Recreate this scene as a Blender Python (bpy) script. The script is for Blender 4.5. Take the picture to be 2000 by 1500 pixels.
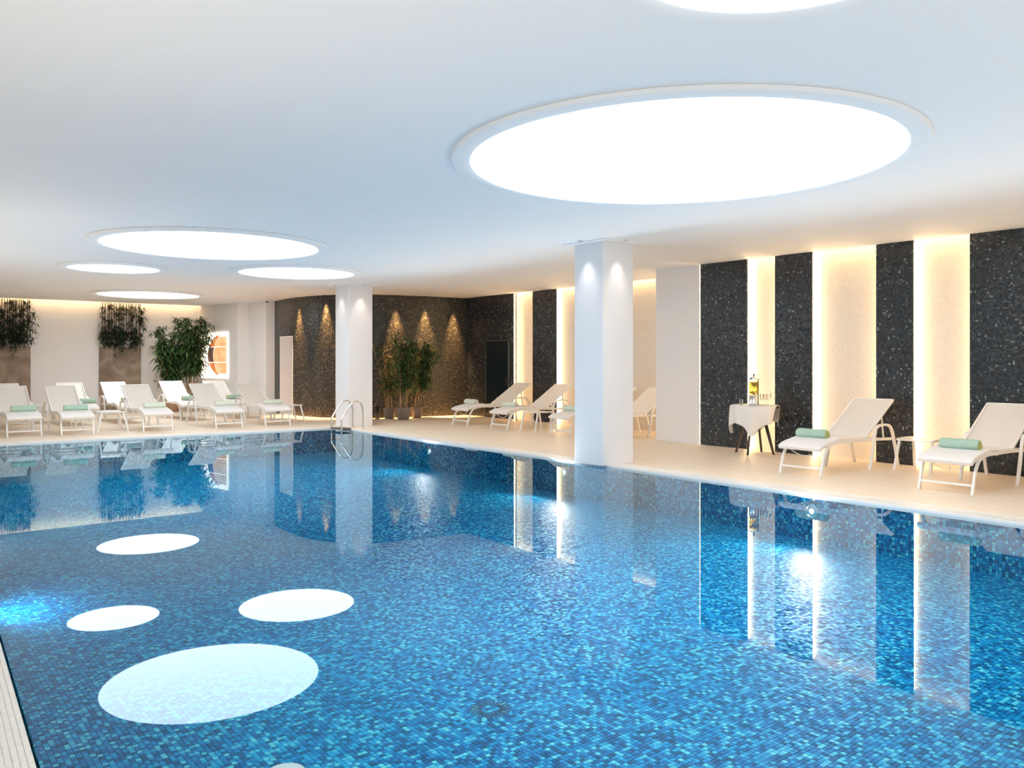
import bpy, bmesh, math, random
from mathutils import Vector, Matrix
random.seed(7)
PI = math.pi
C = bpy.context.scene
for o in list(bpy.data.objects): bpy.data.objects.remove(o)
COL = C.collection

# ------------------------------------------------------------------ camera, world, exposure
YAW = math.atan(1280/1596)              # camera looks this far to the right of +Y
cam_d = bpy.data.cameras.new('camera'); cam = bpy.data.objects.new('camera', cam_d); COL.objects.link(cam)
cam.location = (0, 0, 1.6); cam.rotation_euler = (PI/2, 0, -YAW)
cam_d.sensor_width = 36; cam_d.lens = 36*1596/2000; cam_d.shift_y = -46/2000
cam_d.clip_start = .05
C.camera = cam
w = bpy.data.worlds.new('world'); C.world = w; w.use_nodes = True
w.node_tree.nodes['Background'].inputs[0].default_value = (.7, .8, 1, 1)
w.node_tree.nodes['Background'].inputs[1].default_value = .3
C.view_settings.view_transform = 'Standard'; C.view_settings.look = 'None'
C.view_settings.gamma = 1; C.view_settings.use_curve_mapping = False
C.view_settings.exposure = 0.42
C.cycles.caustics_reflective = False; C.cycles.caustics_refractive = False
C.cycles.max_bounces = 10; C.cycles.diffuse_bounces = 6; C.cycles.transparent_max_bounces = 16
CEIL = 3.427
SKY_L = 5.5          # skylight radiance
LED_L = 40.0         # strip radiance
F_ = (math.sin(YAW), math.cos(YAW)); R_ = (math.cos(YAW), -math.sin(YAW))

# ------------------------------------------------------------------ material helpers
class NT:
    def __init__(s, name):
        s.m = bpy.data.materials.new(name); s.m.use_nodes = True
        s.t = s.m.node_tree; s.b = s.t.nodes['Principled BSDF']; s.out = s.t.nodes['Material Output']
    def n(s, typ, **k):
        x = s.t.nodes.new(typ)
        for a, v in k.items(): setattr(x, a, v)
        return x
    def l(s, a, b): s.t.links.new(a, b)
    def math(s, op, a, b=None, c=None):
        x = s.n('ShaderNodeMath', operation=op)
        for i, v in enumerate((a, b, c)):
            if v is None: continue
            if isinstance(v, (int, float)): x.inputs[i].default_value = v
            else: s.l(v, x.inputs[i])
        return x.outputs[0]
    def vmath(s, op, a, b=None):
        x = s.n('ShaderNodeVectorMath', operation=op)
        for i, v in enumerate((a, b)):
            if v is None: continue
            if isinstance(v, tuple): x.inputs[i].default_value = v
            else: s.l(v, x.inputs[i])
        return x.outputs[0]
    def ramp(s, fac, stops, interp='LINEAR'):
        x = s.n('ShaderNodeValToRGB'); r = x.color_ramp; r.interpolation = interp
        while len(r.elements) < len(stops): r.elements.new(.5)
        for e, (p, c) in zip(r.elements, stops): e.position = p; e.color = (*c, 1)
        s.l(fac, x.inputs[0]); return x.outputs[0]
    def mix(s, fac, a, b, mode='MIX'):
        x = s.n('ShaderNodeMixRGB', blend_type=mode)
        for i, v in zip((0, 1, 2), (fac, a, b)):
            if isinstance(v, (int, float)): x.inputs[i].default_value = v
            elif isinstance(v, tuple): x.inputs[i].default_value = (*v, 1)
            else: s.l(v, x.inputs[i])
        return x.outputs[0]

def mat(name, col, rough=.5, metal=0, noise=0, scale=20, bump=0, spec=.5, sub=None):
    t = NT(name); b = t.b
    b.inputs['Base Color'].default_value = (*col, 1); b.inputs['Roughness'].default_value = rough
    b.inputs['Metallic'].default_value = metal; b.inputs['Specular IOR Level'].default_value = spec
    g = t.n('ShaderNodeNewGeometry'); nz = t.n('ShaderNodeTexNoise'); nz.inputs['Scale'].default_value = scale
    nz.inputs['Detail'].default_value = 4; t.l(g.outputs['Position'], nz.inputs['Vector'])
    f = t.math('MULTIPLY', nz.outputs['Fac'], 1.0)
    lo = tuple(max(0, c*(1-noise)) for c in col); hi = tuple(min(1, c*(1+noise)) for c in col)
    t.l(t.ramp(f, [(.3, lo), (.7, hi)]), b.inputs['Base Color'])
    if bump:
        bp = t.n('ShaderNodeBump'); bp.inputs['Strength'].default_value = bump; bp.inputs['Distance'].default_value = .01
        t.l(nz.outputs['Fac'], bp.inputs['Height']); t.l(bp.outputs[0], b.inputs['Normal'])
    return t.m

def emis(name, col, s):
    t = NT(name); e = t.n('ShaderNodeEmission'); e.inputs[0].default_value = (*col, 1); e.inputs[1].default_value = s
    t.l(e.outputs[0], t.out.inputs[0]); return t.m

def mosaic_uv(name, size, stops, grout, rough, tilt, bump=.25, spec=.5, big=None, gw=.07):
    """small square tiles laid out in the UV map, which is in metres"""
    t = NT(name); b = t.b
    uv = t.n('ShaderNodeUVMap'); uv.uv_map = 'uv'
    v = t.vmath('MULTIPLY', uv.outputs[0], (1/size, 1/size, 0))
    v = t.vmath('ADD', v, (300.013, 300.013, 0))
    cell = t.vmath('FLOOR', v); fr = t.vmath('FRACTION', v)
    wn = t.n('ShaderNodeTexWhiteNoise', noise_dimensions='2D'); t.l(cell, wn.inputs['Vector'])
    sp = t.n('ShaderNodeSeparateXYZ'); t.l(fr, sp.inputs[0])
    def edge(o): return t.math('MINIMUM', o, t.math('SUBTRACT', 1, o))
    m = t.math('MINIMUM', edge(sp.outputs[0]), edge(sp.outputs[1]))
    mask = t.math('SMOOTH_MIN', t.math('DIVIDE', m, gw), 1.0, .3)
    tile = t.ramp(wn.outputs['Value'], stops)
    if big:
        nz = t.n('ShaderNodeTexNoise'); nz.inputs['Scale'].default_value = big[0]; t.l(uv.outputs[0], nz.inputs['Vector'])
        tile = t.mix(t.math('MULTIPLY', nz.outputs['Fac'], big[1]), tile, big[2])
    lt = t.math('GREATER_THAN', m, gw*.6)
    t.l(t.mix(lt, grout, tile), b.inputs['Base Color'])
    b.inputs['Specular IOR Level'].default_value = spec
    t.l(t.mix(lt, (.6, .6, .6), (rough, rough, rough)), b.inputs['Roughness'])
    g = t.n('ShaderNodeNewGeometry')
    d = t.vmath('SUBTRACT', wn.outputs['Color'], (.5, .5, .5)); d = t.vmath('MULTIPLY', d, (tilt, tilt, tilt))
    nrm = t.vmath('NORMALIZE', t.vmath('ADD', g.outputs['Normal'], d))
    bp = t.n('ShaderNodeBump'); bp.inputs['Strength'].default_value = bump; bp.inputs['Distance'].default_value = .003
    t.l(mask, bp.inputs['Height']); t.l(nrm, bp.inputs['Normal']); t.l(bp.outputs[0], b.inputs['Normal'])
    return t.m

PT = .03             # pool tile pitch
def pool_mosaic():
    t = NT('pool_mosaic'); b = t.b
    g = t.n('ShaderNodeNewGeometry')
    v = t.vmath('MULTIPLY', g.outputs['Position'], (1/PT, 1/PT, 1/PT)); v = t.vmath('ADD', v, (400, 400, 400.5))
    cell = t.vmath('FLOOR', v); fr = t.vmath('FRACTION', v)
    wn = t.n('ShaderNodeTexWhiteNoise', noise_dimensions='3D'); t.l(cell, wn.inputs['Vector'])
    sp = t.n('ShaderNodeSeparateXYZ'); t.l(fr, sp.inputs[0])
    nn = t.n('ShaderNodeSeparateXYZ'); t.l(t.vmath('ABSOLUTE', g.outputs['True Normal']), nn.inputs[0])
    def edge(i):
        e = t.math('MINIMUM', sp.outputs[i], t.math('SUBTRACT', 1, sp.outputs[i]))
        return t.math('MAXIMUM', e, nn.outputs[i])
    m = t.math('MINIMUM', t.math('MINIMUM', edge(0), edge(1)), edge(2))
    tile = t.ramp(wn.outputs['Value'], POOL_STOPS)
    nz = t.n('ShaderNodeTexNoise'); nz.inputs['Scale'].default_value = .45; t.l(g.outputs['Position'], nz.inputs['Vector'])
    tile = t.mix(t.math('MULTIPLY', nz.outputs['Fac'], .45), tile, (.0, .30, .42))
    t.l(t.mix(t.math('GREATER_THAN', m, .055), (.0, .07, .17), tile), b.inputs['Base Color'])
    b.inputs['Roughness'].default_value = .55; b.inputs['Specular IOR Level'].default_value = .12
    d = t.vmath('SUBTRACT', wn.outputs['Color'], (.5, .5, .5)); d = t.vmath('MULTIPLY', d, (.22, .22, .22))
    t.l(t.vmath('NORMALIZE', t.vmath('ADD', g.outputs['Normal'], d)), b.inputs['Normal'])
    return t.m
POOL_STOPS = [(0, (.0, .045, .17)), (.3, (.0, .15, .46)), (.6, (.0, .285, .66)), (.82, (.003, .49, .82)), (1, (.20, .92, .95))]

def water_mat():
    t = NT('water'); t.t.nodes.remove(t.b)
    fr = t.n('ShaderNodeFresnel'); fr.inputs['IOR'].default_value = 1.33
    gl = t.n('ShaderNodeBsdfGlossy'); gl.inputs['Roughness'].default_value = 0.004; gl.inputs[0].default_value = (.74, .92, 1, 1)
    tr = t.n('ShaderNodeBsdfTransparent'); tr.inputs[0].default_value = (.80, .95, 1, 1)
    mx = t.n('ShaderNodeMixShader')
    g = t.n('ShaderNodeNewGeometry'); nz = t.n('ShaderNodeTexNoise'); nz.inputs['Scale'].default_value = 1.6; nz.inputs['Detail'].default_value = 2
    t.l(g.outputs['Position'], nz.inputs['Vector'])
    bp = t.n('ShaderNodeBump'); bp.inputs['Strength'].default_value = .012; bp.inputs['Distance'].default_value = .002
    t.l(nz.outputs['Fac'], bp.inputs['Height']); t.l(bp.outputs[0], gl.inputs['Normal'])
    t.l(fr.outputs[0], mx.inputs[0]); t.l(tr.outputs[0], mx.inputs[1]); t.l(gl.outputs[0], mx.inputs[2])
    t.l(mx.outputs[0], t.out.inputs[0]); return t.m

def glass_mat(name, tint=(.97, .98, .98)):
    t = NT(name); t.t.nodes.remove(t.b)
    fr = t.n('ShaderNodeFresnel'); fr.inputs['IOR'].default_value = 1.5
    gl = t.n('ShaderNodeBsdfGlossy'); gl.inputs['Roughness'].default_value = 0.02
    tr = t.n('ShaderNodeBsdfTransparent'); tr.inputs[0].default_value = (*tint, 1)
    mx = t.n('ShaderNodeMixShader')
    t.l(t.math('MINIMUM', t.math('ADD', t.math('MULTIPLY', fr.outputs[0], .6), .02), 1.0), mx.inputs[0])
    t.l(tr.outputs[0], mx.inputs[1]); t.l(gl.outputs[0], mx.inputs[2])
    t.l(mx.outputs[0], t.out.inputs[0]); return t.m

def stone_mat():
    t = NT('taupe_stone'); b = t.b
    g = t.n('ShaderNodeNewGeometry'); nz = t.n('ShaderNodeTexNoise'); nz.inputs['Scale'].default_value = 1.4; nz.inputs['Detail'].default_value = 8
    nz.inputs['Distortion'].default_value = 1.5
    t.l(g.outputs['Position'], nz.inputs['Vector'])
    t.l(t.ramp(nz.outputs['Fac'], [(.3, (.20, .14, .10)), (.5, (.30, .225, .17)), (.7, (.42, .34, .27))]), b.inputs['Base Color'])
    b.inputs['Roughness'].default_value = .7; return t.m

def leaf_mat(name, a, c):
    t = NT(name); b = t.b
    g = t.n('ShaderNodeNewGeometry')
    t.l(t.ramp(g.outputs['Random Per Island'], [(0, a), (.7, tuple((x+y)/2 for x, y in zip(a, c))), (1, c)]), b.inputs['Base Color'])
    b.inputs['Roughness'].default_value = .45; return t.m

M = {}
M['ceil'] = mat('ceiling_paint', (.90, .90, .90), .85, noise=.005, scale=2, spec=.2)
M['wall'] = mat('white_paint', (.84, .84, .85), .7, noise=.01, scale=2)
M['deck'] = mat('beige_stone_deck', (.85, .73, .59), .5, noise=.035, scale=5, spec=.35)
M['white_tile'] = mosaic_uv('white_mosaic', .025, [(0, (.84, .77, .68)), (1, (.91, .85, .77))], (.76, .69, .60), .3, .03, .5)
M['block_tile'] = mosaic_uv('pale_mosaic', .025, [(0, (.88, .86, .85)), (1, (.92, .90, .89))], (.82, .80, .79), .35, .03, .3)
M['dark_tile'] = mosaic_uv('dark_mosaic', .028, [(0, (.008, .011, .018)), (.6, (.022, .028, .036)), (.9, (.045, .055, .062)), (.97, (.09, .11, .11)), (1, (.28, .32, .32))], (.003, .004, .007), .22, .16, .4, spec=.6, gw=.08)
M['bronze_tile'] = mosaic_uv('bronze_mosaic', .028, [(0, (.010, .011, .013)), (.6, (.032, .029, .024)), (.9, (.06, .054, .043)), (.98, (.12, .11, .085)), (1, (.28, .26, .21))], (.003, .004, .006), .25, .16, .4, spec=.6, gw=.08)
M['curb'] = mosaic_uv('cream_mosaic', .025, [(0, (.80, .76, .70)), (.92, (.90, .87, .82)), (.97, (.78, .62, .46)), (1, (.9, .9, .88))], (.6, .62, .6), .35, .02, .3)
M['curb_tile'] = mat('cream_tile', (.88, .85, .80), .3, noise=.06, scale=40)
M['grout'] = mat('grey_green_grout', (.76, .77, .74), .8, noise=.03)
M['pool'] = pool_mosaic()
M['water'] = water_mat()
M['stone'] = stone_mat()
M['frame'] = mat('white_metal', (.88, .86, .83), .35, noise=.01)
M['sling'] = mat('cream_mesh_fabric', (.84, .80, .75), .8, noise=.03, scale=300, bump=.15)
M['pad'] = mat('white_terry', (.88, .85, .83), .9, noise=.03, scale=90, bump=.25)
M['towel'] = mat('green_terry', (.44, .62, .50), .95, noise=.12, scale=120, bump=.6)
M['towel_pale'] = mat('pale_green_terry', (.74, .80, .66), .95, noise=.1, scale=120, bump=.6)
M['towel_in'] = mat('lime_terry', (.62, .66, .28), .95, noise=.15, scale=120, bump=.6)
M['chrome'] = mat('brushed_steel', (.78, .76, .73), .16, metal=1, noise=.02)
M['wood'] = mat('dark_wood', (.05, .035, .028), .4, noise=.2, scale=30)
M['step'] = mat('brown_step', (.12, .07, .05), .4, noise=.2, scale=30)
M['cloth'] = mat('white_linen', (.88, .87, .86), .85, noise=.02, scale=60, bump=.1)
M['glass'] = glass_mat('clear_glass', (.985, .99, .99))
M['juice'] = glass_mat('yellow_infusion', (.9, .8, .3))
M['citrus'] = mat('citrus', (.75, .58, .05), .5, noise=.4, scale=60)
M['mint'] = mat('mint', (.10, .22, .03), .5, noise=.4, scale=60)
M['pot'] = mat('taupe_pot', (.20, .165, .15), .45, noise=.08, scale=12)
M['pot_b'] = mat('brown_pot', (.42, .24, .14), .6, noise=.12, scale=12)
M['pot_g'] = mat('speckled_grey_pot', (.42, .40, .37), .7, noise=.35, scale=40)
M['soil'] = mat('soil', (.03, .02, .015), .9, noise=.3, scale=60)
M['cane'] = mat('bamboo_cane', (.40, .25, .13), .55, noise=.3, scale=14)
M['pole'] = mat('bamboo_pole', (.14, .075, .03), .5, noise=.3, scale=14)
M['leaf'] = leaf_mat('bamboo_leaf', (.008, .04, .016), (.13, .25, .06))
M['leaf2'] = leaf_mat('hanging_leaf', (.004, .016, .012), (.03, .06, .022))
M['door'] = mat('dark_teal_door', (.004, .014, .022), .25, noise=.1)
M['black'] = mat('black_plastic', (.02, .02, .022), .4, noise=.1)
M['dimline'] = mat('bronze_edge', (.35, .26, .16), .35, metal=.6, noise=.05)
M['sky'] = emis('skylight_diffuser', (.93, .97, 1), SKY_L)
M['led'] = emis('warm_led', (1, .70, .38), LED_L)
M['led_low'] = emis('warm_led_low', (1, .66, .32), LED_L*.48)
M['led_cove'] = emis('warm_cove_led', (1, .66, .34), LED_L*.5)
M['lamp'] = emis('pool_lamp_lens', (.72, .92, 1), 22)
M['spot'] = emis('spot_lens', (1, .85, .65), 12)
M['art_white'] = emis('lightbox_white', (1, .84, .68), 1.6)
def art(name, a, b_, s):
    t = NT(name); g = t.n('ShaderNodeNewGeometry'); nz = t.n('ShaderNodeTexNoise'); nz.inputs['Scale'].default_value = 3
    t.l(g.outputs['Position'], nz.inputs['Vector']); e = t.n('ShaderNodeEmission'); e.inputs[1].default_value = s
    t.l(t.ramp(nz.outputs['Fac'], [(.35, a), (.65, b_)]), e.inputs[0]); t.l(e.outputs[0], t.out.inputs[0]); return t.m
M['art_orange'] = art('lightbox_orange', (.75, .16, .035), (.95, .42, .16), .8)
M['art_peach'] = art('lightbox_peach', (.90, .42, .16), (1, .62, .32), .85)
M['art_brown'] = art('lightbox_brown', (.11, .05, .04), (.17, .08, .06), .9)

# ------------------------------------------------------------------ mesh builder
class MB:
    def __init__(s): s.v = []; s.f = []; s.uv = {}
    def add(s, vs, fs):
        k = len(s.v); s.v += [tuple(p) for p in vs]; s.f += [tuple(i+k for i in f) for f in fs]; return k
    def box(s, x0, x1, y0, y1, z0, z1):
        s.add([(x0,y0,z0),(x1,y0,z0),(x1,y1,z0),(x0,y1,z0),(x0,y0,z1),(x1,y0,z1),(x1,y1,z1),(x0,y1,z1)],
              [(0,3,2,1),(4,5,6,7),(0,1,5,4),(1,2,6,5),(2,3,7,6),(3,0,4,7)]); return s
    def prism(s, pts, z0, z1):
        n = len(pts); s.add([(x,y,z0) for x,y in pts]+[(x,y,z1) for x,y in pts],
            [tuple(range(n-1,-1,-1)), tuple(range(n,2*n))]+[(i,(i+1)%n,n+(i+1)%n,n+i) for i in range(n)]); return s
    def ribbon(s, path, y0, y1, th):
        """path of (x,z) points, thickness th, extruded over y0..y1"""
        up, dn = [], []
        for i, (x, z) in enumerate(path):
            a = path[max(i-1,0)]; b = path[min(i+1,len(path)-1)]
            dx, dz = b[0]-a[0], b[1]-a[1]; l = math.hypot(dx,dz) or 1
            nx, nz = -dz/l*th/2, dx/l*th/2
            up.append((x+nx,z+nz)); dn.append((x-nx,z-nz))
        n = len(path); vs = []
        for (a,b) in zip(up,dn): vs += [(a[0],y0,a[1]),(a[0],y1,a[1]),(b[0],y1,b[1]),(b[0],y0,b[1])]
        fs = [(0,1,2,3),(4*n-1,4*n-2,4*n-3,4*n-4)]
        for i in range(n-1):
            for k in range(4): fs.append((4*i+k,4*i+4+k,4*i+4+(k+1)%4,4*i+(k+1)%4))
        s.add(vs, fs); return s
    def tube(s, path, r, n=8, r2=None, closed=False):
        P = [Vector(p) for p in path]; m = len(P); rings = []
        prev = None
        for i in range(m):
            t = (P[min(i+1,m-1)]-P[max(i-1,0)]).normalized()
            if prev is None:
                a = Vector((0,0,1)) if abs(t.z) < .9 else Vector((1,0,0)); u = t.cross(a).normalized()
            else: u = (prev - t*prev.dot(t)).normalized()
            prev = u; w_ = t.cross(u)
            rr = r if r2 is None else r+(r2-r)*i/(m-1)
            rings.append([P[i]+u*rr*math.cos(2*PI*k/n)+w_*rr*math.sin(2*PI*k/n) for k in range(n)])
        vs = [tuple(p) for q in rings for p in q]
        fs = [(i*n+k,i*n+(k+1)%n,(i+1)*n+(k+1)%n,(i+1)*n+k) for i in range(m-1) for k in range(n)]
        fs += [tuple(range(n-1,-1,-1)), tuple(range((m-1)*n, m*n))]
        s.add(vs, fs); return s
    def lathe(s, prof, cx=0, cy=0, cz=0, n=24):
        m = len(prof); vs = []
        for (r,z) in prof:
            for k in range(n): vs.append((cx+r*math.cos(2*PI*k/n), cy+r*math.sin(2*PI*k/n), cz+z))
        fs = [(i*n+k,i*n+(k+1)%n,(i+1)*n+(k+1)%n,(i+1)*n+k) for i in range(m-1) for k in range(n)]
        if prof[0][0] > 1e-4: fs.append(tuple(range(n-1,-1,-1)))
        if prof[-1][0] > 1e-4: fs.append(tuple(range((m-1)*n, m*n)))
        s.add(vs, fs); return s
    def build(s, name, m, parent=None, smooth=False, loc=None, uvfn=None, bevel=0):
        me = bpy.data.meshes.new(name); me.from_pydata(s.v, [], s.f); me.validate(); me.update()
        me.materials.append(M[m] if isinstance(m, str) else m)
        uv = me.uv_layers.new(name='uv')
        for p in me.polygons:
            n = p.normal; ax = max(range(3), key=lambda i: abs(n[i]))
            for li in p.loop_indices:
                co = me.vertices[me.loops[li].vertex_index].co
                if uvfn: uv.data[li].uv = uvfn(co, n)
                else: uv.data[li].uv = (co.y, co.z) if ax == 0 else ((co.x, co.z) if ax == 1 else (co.x, co.y))
            if smooth: p.use_smooth = True
        o = bpy.data.objects.new(name, me); COL.objects.link(o)
        if parent: o.parent = parent
        if loc: o.location = loc
        if bevel:
            b = o.modifiers.new('bevel', 'BEVEL'); b.width = bevel; b.segments = 2; b.limit_method = 'ANGLE'
        if smooth and not bevel:
            for e in me.edges: pass
            me.set_sharp_from_angle(angle=math.radians(40))
        return o

def tag(o, label=None, cat=None, group=None, kind=None):
    if label: o['label'] = label
    if cat: o['category'] = cat
    if group: o['group'] = group
    if kind: o['kind'] = kind
    return o
def thing(name, label, cat, loc=(0,0,0), rz=0, group=None):
    o = bpy.data.objects.new(name, None); COL.objects.link(o); o.location = loc; o.rotation_euler = (0,0,rz)
    o.empty_display_size = .1
    return tag(o, label, cat, group)
def copy_tree(o, parent=None):
    c = o.copy(); COL.objects.link(c)
    if parent: c.parent = parent
    for ch in [x for x in o.children]: copy_tree(ch, c)
    return c
def struct(o): o['kind'] = 'structure'; return o
def smoothpath(pts, n=6):
    """Catmull-Rom through the points"""
    P = [Vector(p) for p in pts]; out = []
    for i in range(len(P)-1):
        a = P[max(i-1,0)]; b = P[i]; c = P[i+1]; d = P[min(i+2,len(P)-1)]
        for k in range(n):
            t = k/n; out.append(tuple(.5*((2*b)+(c-a)*t+(2*a-5*b+4*c-d)*t*t+(3*b-a-3*c+d)*t**3)))
    out.append(tuple(P[-1])); return out

# ------------------------------------------------------------------ the shell
PX0a, PX0b = .28, 1.26            # left pool edge at Y=-2 and Y=18.38
def left_x(y): return .28 + (y+2)*(.98/20.38)
POOL = [(.28,-2), (8.92,-2), (8.92,17.76), (1.26,18.38)]
WL = -.02
PD = -.55
fb = MB()
fb.prism([(8.92,-4),(14.2,-4),(14.2,20.0),(8.92,20.0)], -.62, 0)
fb.prism([(-5,20.0),(-5,18.4),(1.26,18.38),(8.92,17.76),(8.92,20.0)], -.62, 0)
fb.box(-5, 14.2, 20.0, 28.3, -.62, 0)
fb.prism([(-5,-4),(8.92,-4),(8.92,-2),(.28,-2),(-5,-2)], -.62, 0)
fb.prism([(-5,-2),(.28-.6,-2),(1.26-.6,18.385),(-5,18.4)], -.62, 0)
fb.prism([(.28-.6,-2),(.28,-2),(1.26,18.38),(1.26-.6,18.385)], -.62, -.012)
floor = struct(fb.build('floor', 'deck'))

# pool walls and bottom
pw = MB()
e = .012
pts = [(.28+e,-2+e), (8.92-e,-2+e), (8.92-e,17.76-e), (1.26+e,18.38-e)]
k = pw.add([(x,y,-.62) for x,y in pts]+[(x,y,-.004) for x,y in pts], [((i+1)%4, i, 4+i, 4+(i+1)%4) for i in range(4)])
pool_wall = struct(pw.build('wall_pool', 'pool'))
pf = MB(); pf.add([(x,y,PD-.006) for x,y in pts], [(0,1,2,3)])
pool_floor = struct(pf.build('floor_pool', 'pool'))
water = MB(); water.add([(x,y,WL) for x,y in pts], [(0,1,2,3)])
wo = water.build('pool_water', 'water'); tag(wo, 'still clear water filling the blue mosaic swimming pool', 'water')

# mosaic tiles of the pool bottom near the camera, really laid one by one
def project(x, y, z):
    d = x*F_[0]+y*F_[1]; l = x*R_[0]+y*R_[1]
    return 1000+1596*l/d, 704+1596*(1.6-z)/d, d
cells = []
for i in range(int(.5/PT), int(7.5/PT)):
    for j in range(0, int(7.0/PT)):
        x = (i+.5)*PT; y = (j+.5)*PT
        if x < left_x(y)+.03: continue
        d = x*F_[0]+y*F_[1]
        if d < 3.0 or d > 6.3: continue
        u, v, d = project(x, y, PD)
        if -20 < u < 2020 and v < 1520: cells.append((d, x, y))
cells.sort()
tile_me = None
def tile_geo(mb, x, y, z, s, h, jit=0):
    a = s/2; b = a-.0012
    t = [random.uniform(-jit, jit) for _ in range(3)]
    mb.add([(x-a,y-a,z),(x+a,y-a,z),(x+a,y+a,z),(x-a,y+a,z),
            (x-b,y-b,z+h+t[0]),(x+b,y-b,z+h+t[1]),(x+b,y+b,z+h+t[1]+t[2]-t[0] if 0 else z+h+t[1]+t[2]),(x-b,y+b,z+h+t[0]+t[2])],
           [(4,5,6,7),(0,1,5,4),(1,2,6,5),(2,3,7,6),(3,0,4,7)])
stuff = MB()
for (d, x, y) in cells[300:]: tile_geo(stuff, x, y, PD-.006, PT*.93, .005, .0005)
so = stuff.build('pool_tiles', 'pool', pool_floor); so['kind'] = 'stuff'
tm = MB(); tile_geo(tm, 0, 0, 0, PT*.93, .005)
t0 = tm.build('tile', 'pool', pool_floor)
for n_, (d, x, y) in enumerate(cells[:300]):
    o = t0 if n_ == 0 else t0.copy()
    if n_: COL.objects.link(o)
    o.location = (x, y, PD-.006)

# cream mosaic curb at the left edge of the pool
CT = .025
cur = MB()
def quad_curb(y0, y1): 
    cur.prism([(left_x(y0)-.6,y0),(left_x(y0),y0),(left_x(y1),y1),(left_x(y1)-.6,y1)], -.05, -.006)
quad_curb(-2, 18.3)
curb = struct(cur.build('trim_1', 'grout'))
cc = []
ang = math.atan(.98/20.38)
for j in range(0, int(8/CT)):
    for i in range(24):
        y = 1.0 + (j+.5)*CT; x = left_x(y)-(i+.5)*CT
        u, v, d = project(x, y, 0)
        if d > .5: cc.append((0 if (-15 < u < 300 and v < 1515) else 1, v if 0 else d, x, y))
cc.sort()
ctm = MB(); tile_geo(ctm, 0, 0, 0, CT*.955, .004)
ct0 = ctm.build('tile', 'curb_tile', curb)
st = MB()
for n_, (_, d, x, y) in enumerate(cc):
    if n_ < 300:
        o = ct0 if n_ == 0 else ct0.copy()
        if n_: COL.objects.link(o)
        o.location = (x, y, -.006); o.rotation_euler.z = -ang
    else: tile_geo(st, x, y, -.006, CT*.95, .004, .0002)
o = st.build('curb_tiles', 'curb_tile', curb); o['kind'] = 'stuff'

# overflow rim: white edge + slotted grate, right and far sides
e1 = MB(); e1.box(8.90, 8.96, -2, 17.80, -.05, .006); e1.prism([(1.26,18.36),(8.93,17.74),(8.93,17.80),(1.26,18.42)], -.05, .006)
struct(e1.build('trim_2', 'frame'))
def grate(name, label, p0, p1, wid, pitch):
    g = thing(name, label, 'grate')
    dx, dy = p1[0]-p0[0], p1[1]-p0[1]; L = math.hypot(dx,dy); ux, uy = dx/L, dy/L; nx, ny = -uy, ux
    if nx*0+ny*0: pass
    m = MB(); n = int(L/pitch)
    sgn = wid
    for i in range(n):
        a = i*pitch; b = a+pitch*.62
        q = [(p0[0]+ux*a, p0[1]+uy*a), (p0[0]+ux*b, p0[1]+uy*b)]
        q = q+[(q[1][0]+nx*sgn, q[1][1]+ny*sgn), (q[0][0]+nx*sgn, q[0][1]+ny*sgn)]
        if sgn < 0: q = q[::-1]
        m.prism(q, .0, .008)
    o = m.build('slats', 'frame', g); o['kind'] = 'stuff'
    f = MB()
    for s_ in (0, sgn):
        q = [(p0[0]+nx*s_, p0[1]+ny*s_), (p1[0]+nx*s_, p1[1]+ny*s_)]
        t_ = .01 if s_ == 0 else (-.01 if sgn > 0 else .01)
        if s_ == 0: t_ = .01 if sgn > 0 else -.01
        q += [(q[1][0]+nx*t_, q[1][1]+ny*t_), (q[0][0]+nx*t_, q[0][1]+ny*t_)]
        a = sum(q[i][0]*q[(i+1)%4][1]-q[(i+1)%4][0]*q[i][1] for i in range(4))
        f.prism(q if a > 0 else q[::-1], 0, .010)
    f.build('grate_edge', 'frame', g)
    return g
grate('drain_grate', 'white slotted overflow grate along the right edge of the pool', (8.965,-1.9), (8.965,16.2), -.24, .03)
grate('drain_grate', 'white slotted overflow grate along the far edge of the pool', (1.3,18.43), (8.3,17.86), .2, .03)

# ceiling: lowered slab, with slots for the cove lights, and the upper slab
cb = MB()
cb.box(-5, 12.55, -4, 27.85, CEIL, CEIL+.12)
cb.box(12.55, 13.92, 11.02, 19.6, CEIL, CEIL+.12)
ceiling = struct(cb.build('ceiling', 'ceil'))
ub = MB(); ub.box(-5.2, 14.6, -4.2, 28.5, 3.8, 3.95)
struct(ub.build('ceiling_upper', 'ceil'))
# outer walls
wl = MB(); wl.box(-5.2,-5,-4.2,28.5,-.62,3.8); struct(wl.build('wall_left','wall'))
wn = MB(); wn.box(-5,14.2,-4.2,-4,-.62,3.8); struct(wn.build('wall_near','wall'))
wb = MB(); wb.box(-5,9.3,28.1,28.3,-.05,3.8); wall_back = struct(wb.build('wall_back','wall'))
# stepped white wall between back wall and curved wall
ws = MB()
ws.prism([(8.95,28.1),(9.42,25.65),(9.74,25.58),(9.80,24.27),(10.04,24.20),(10.25,24.25),(10.25,28.1)], 0, 3.8)
struct(ws.build('wall_stepped', 'wall'))

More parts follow.
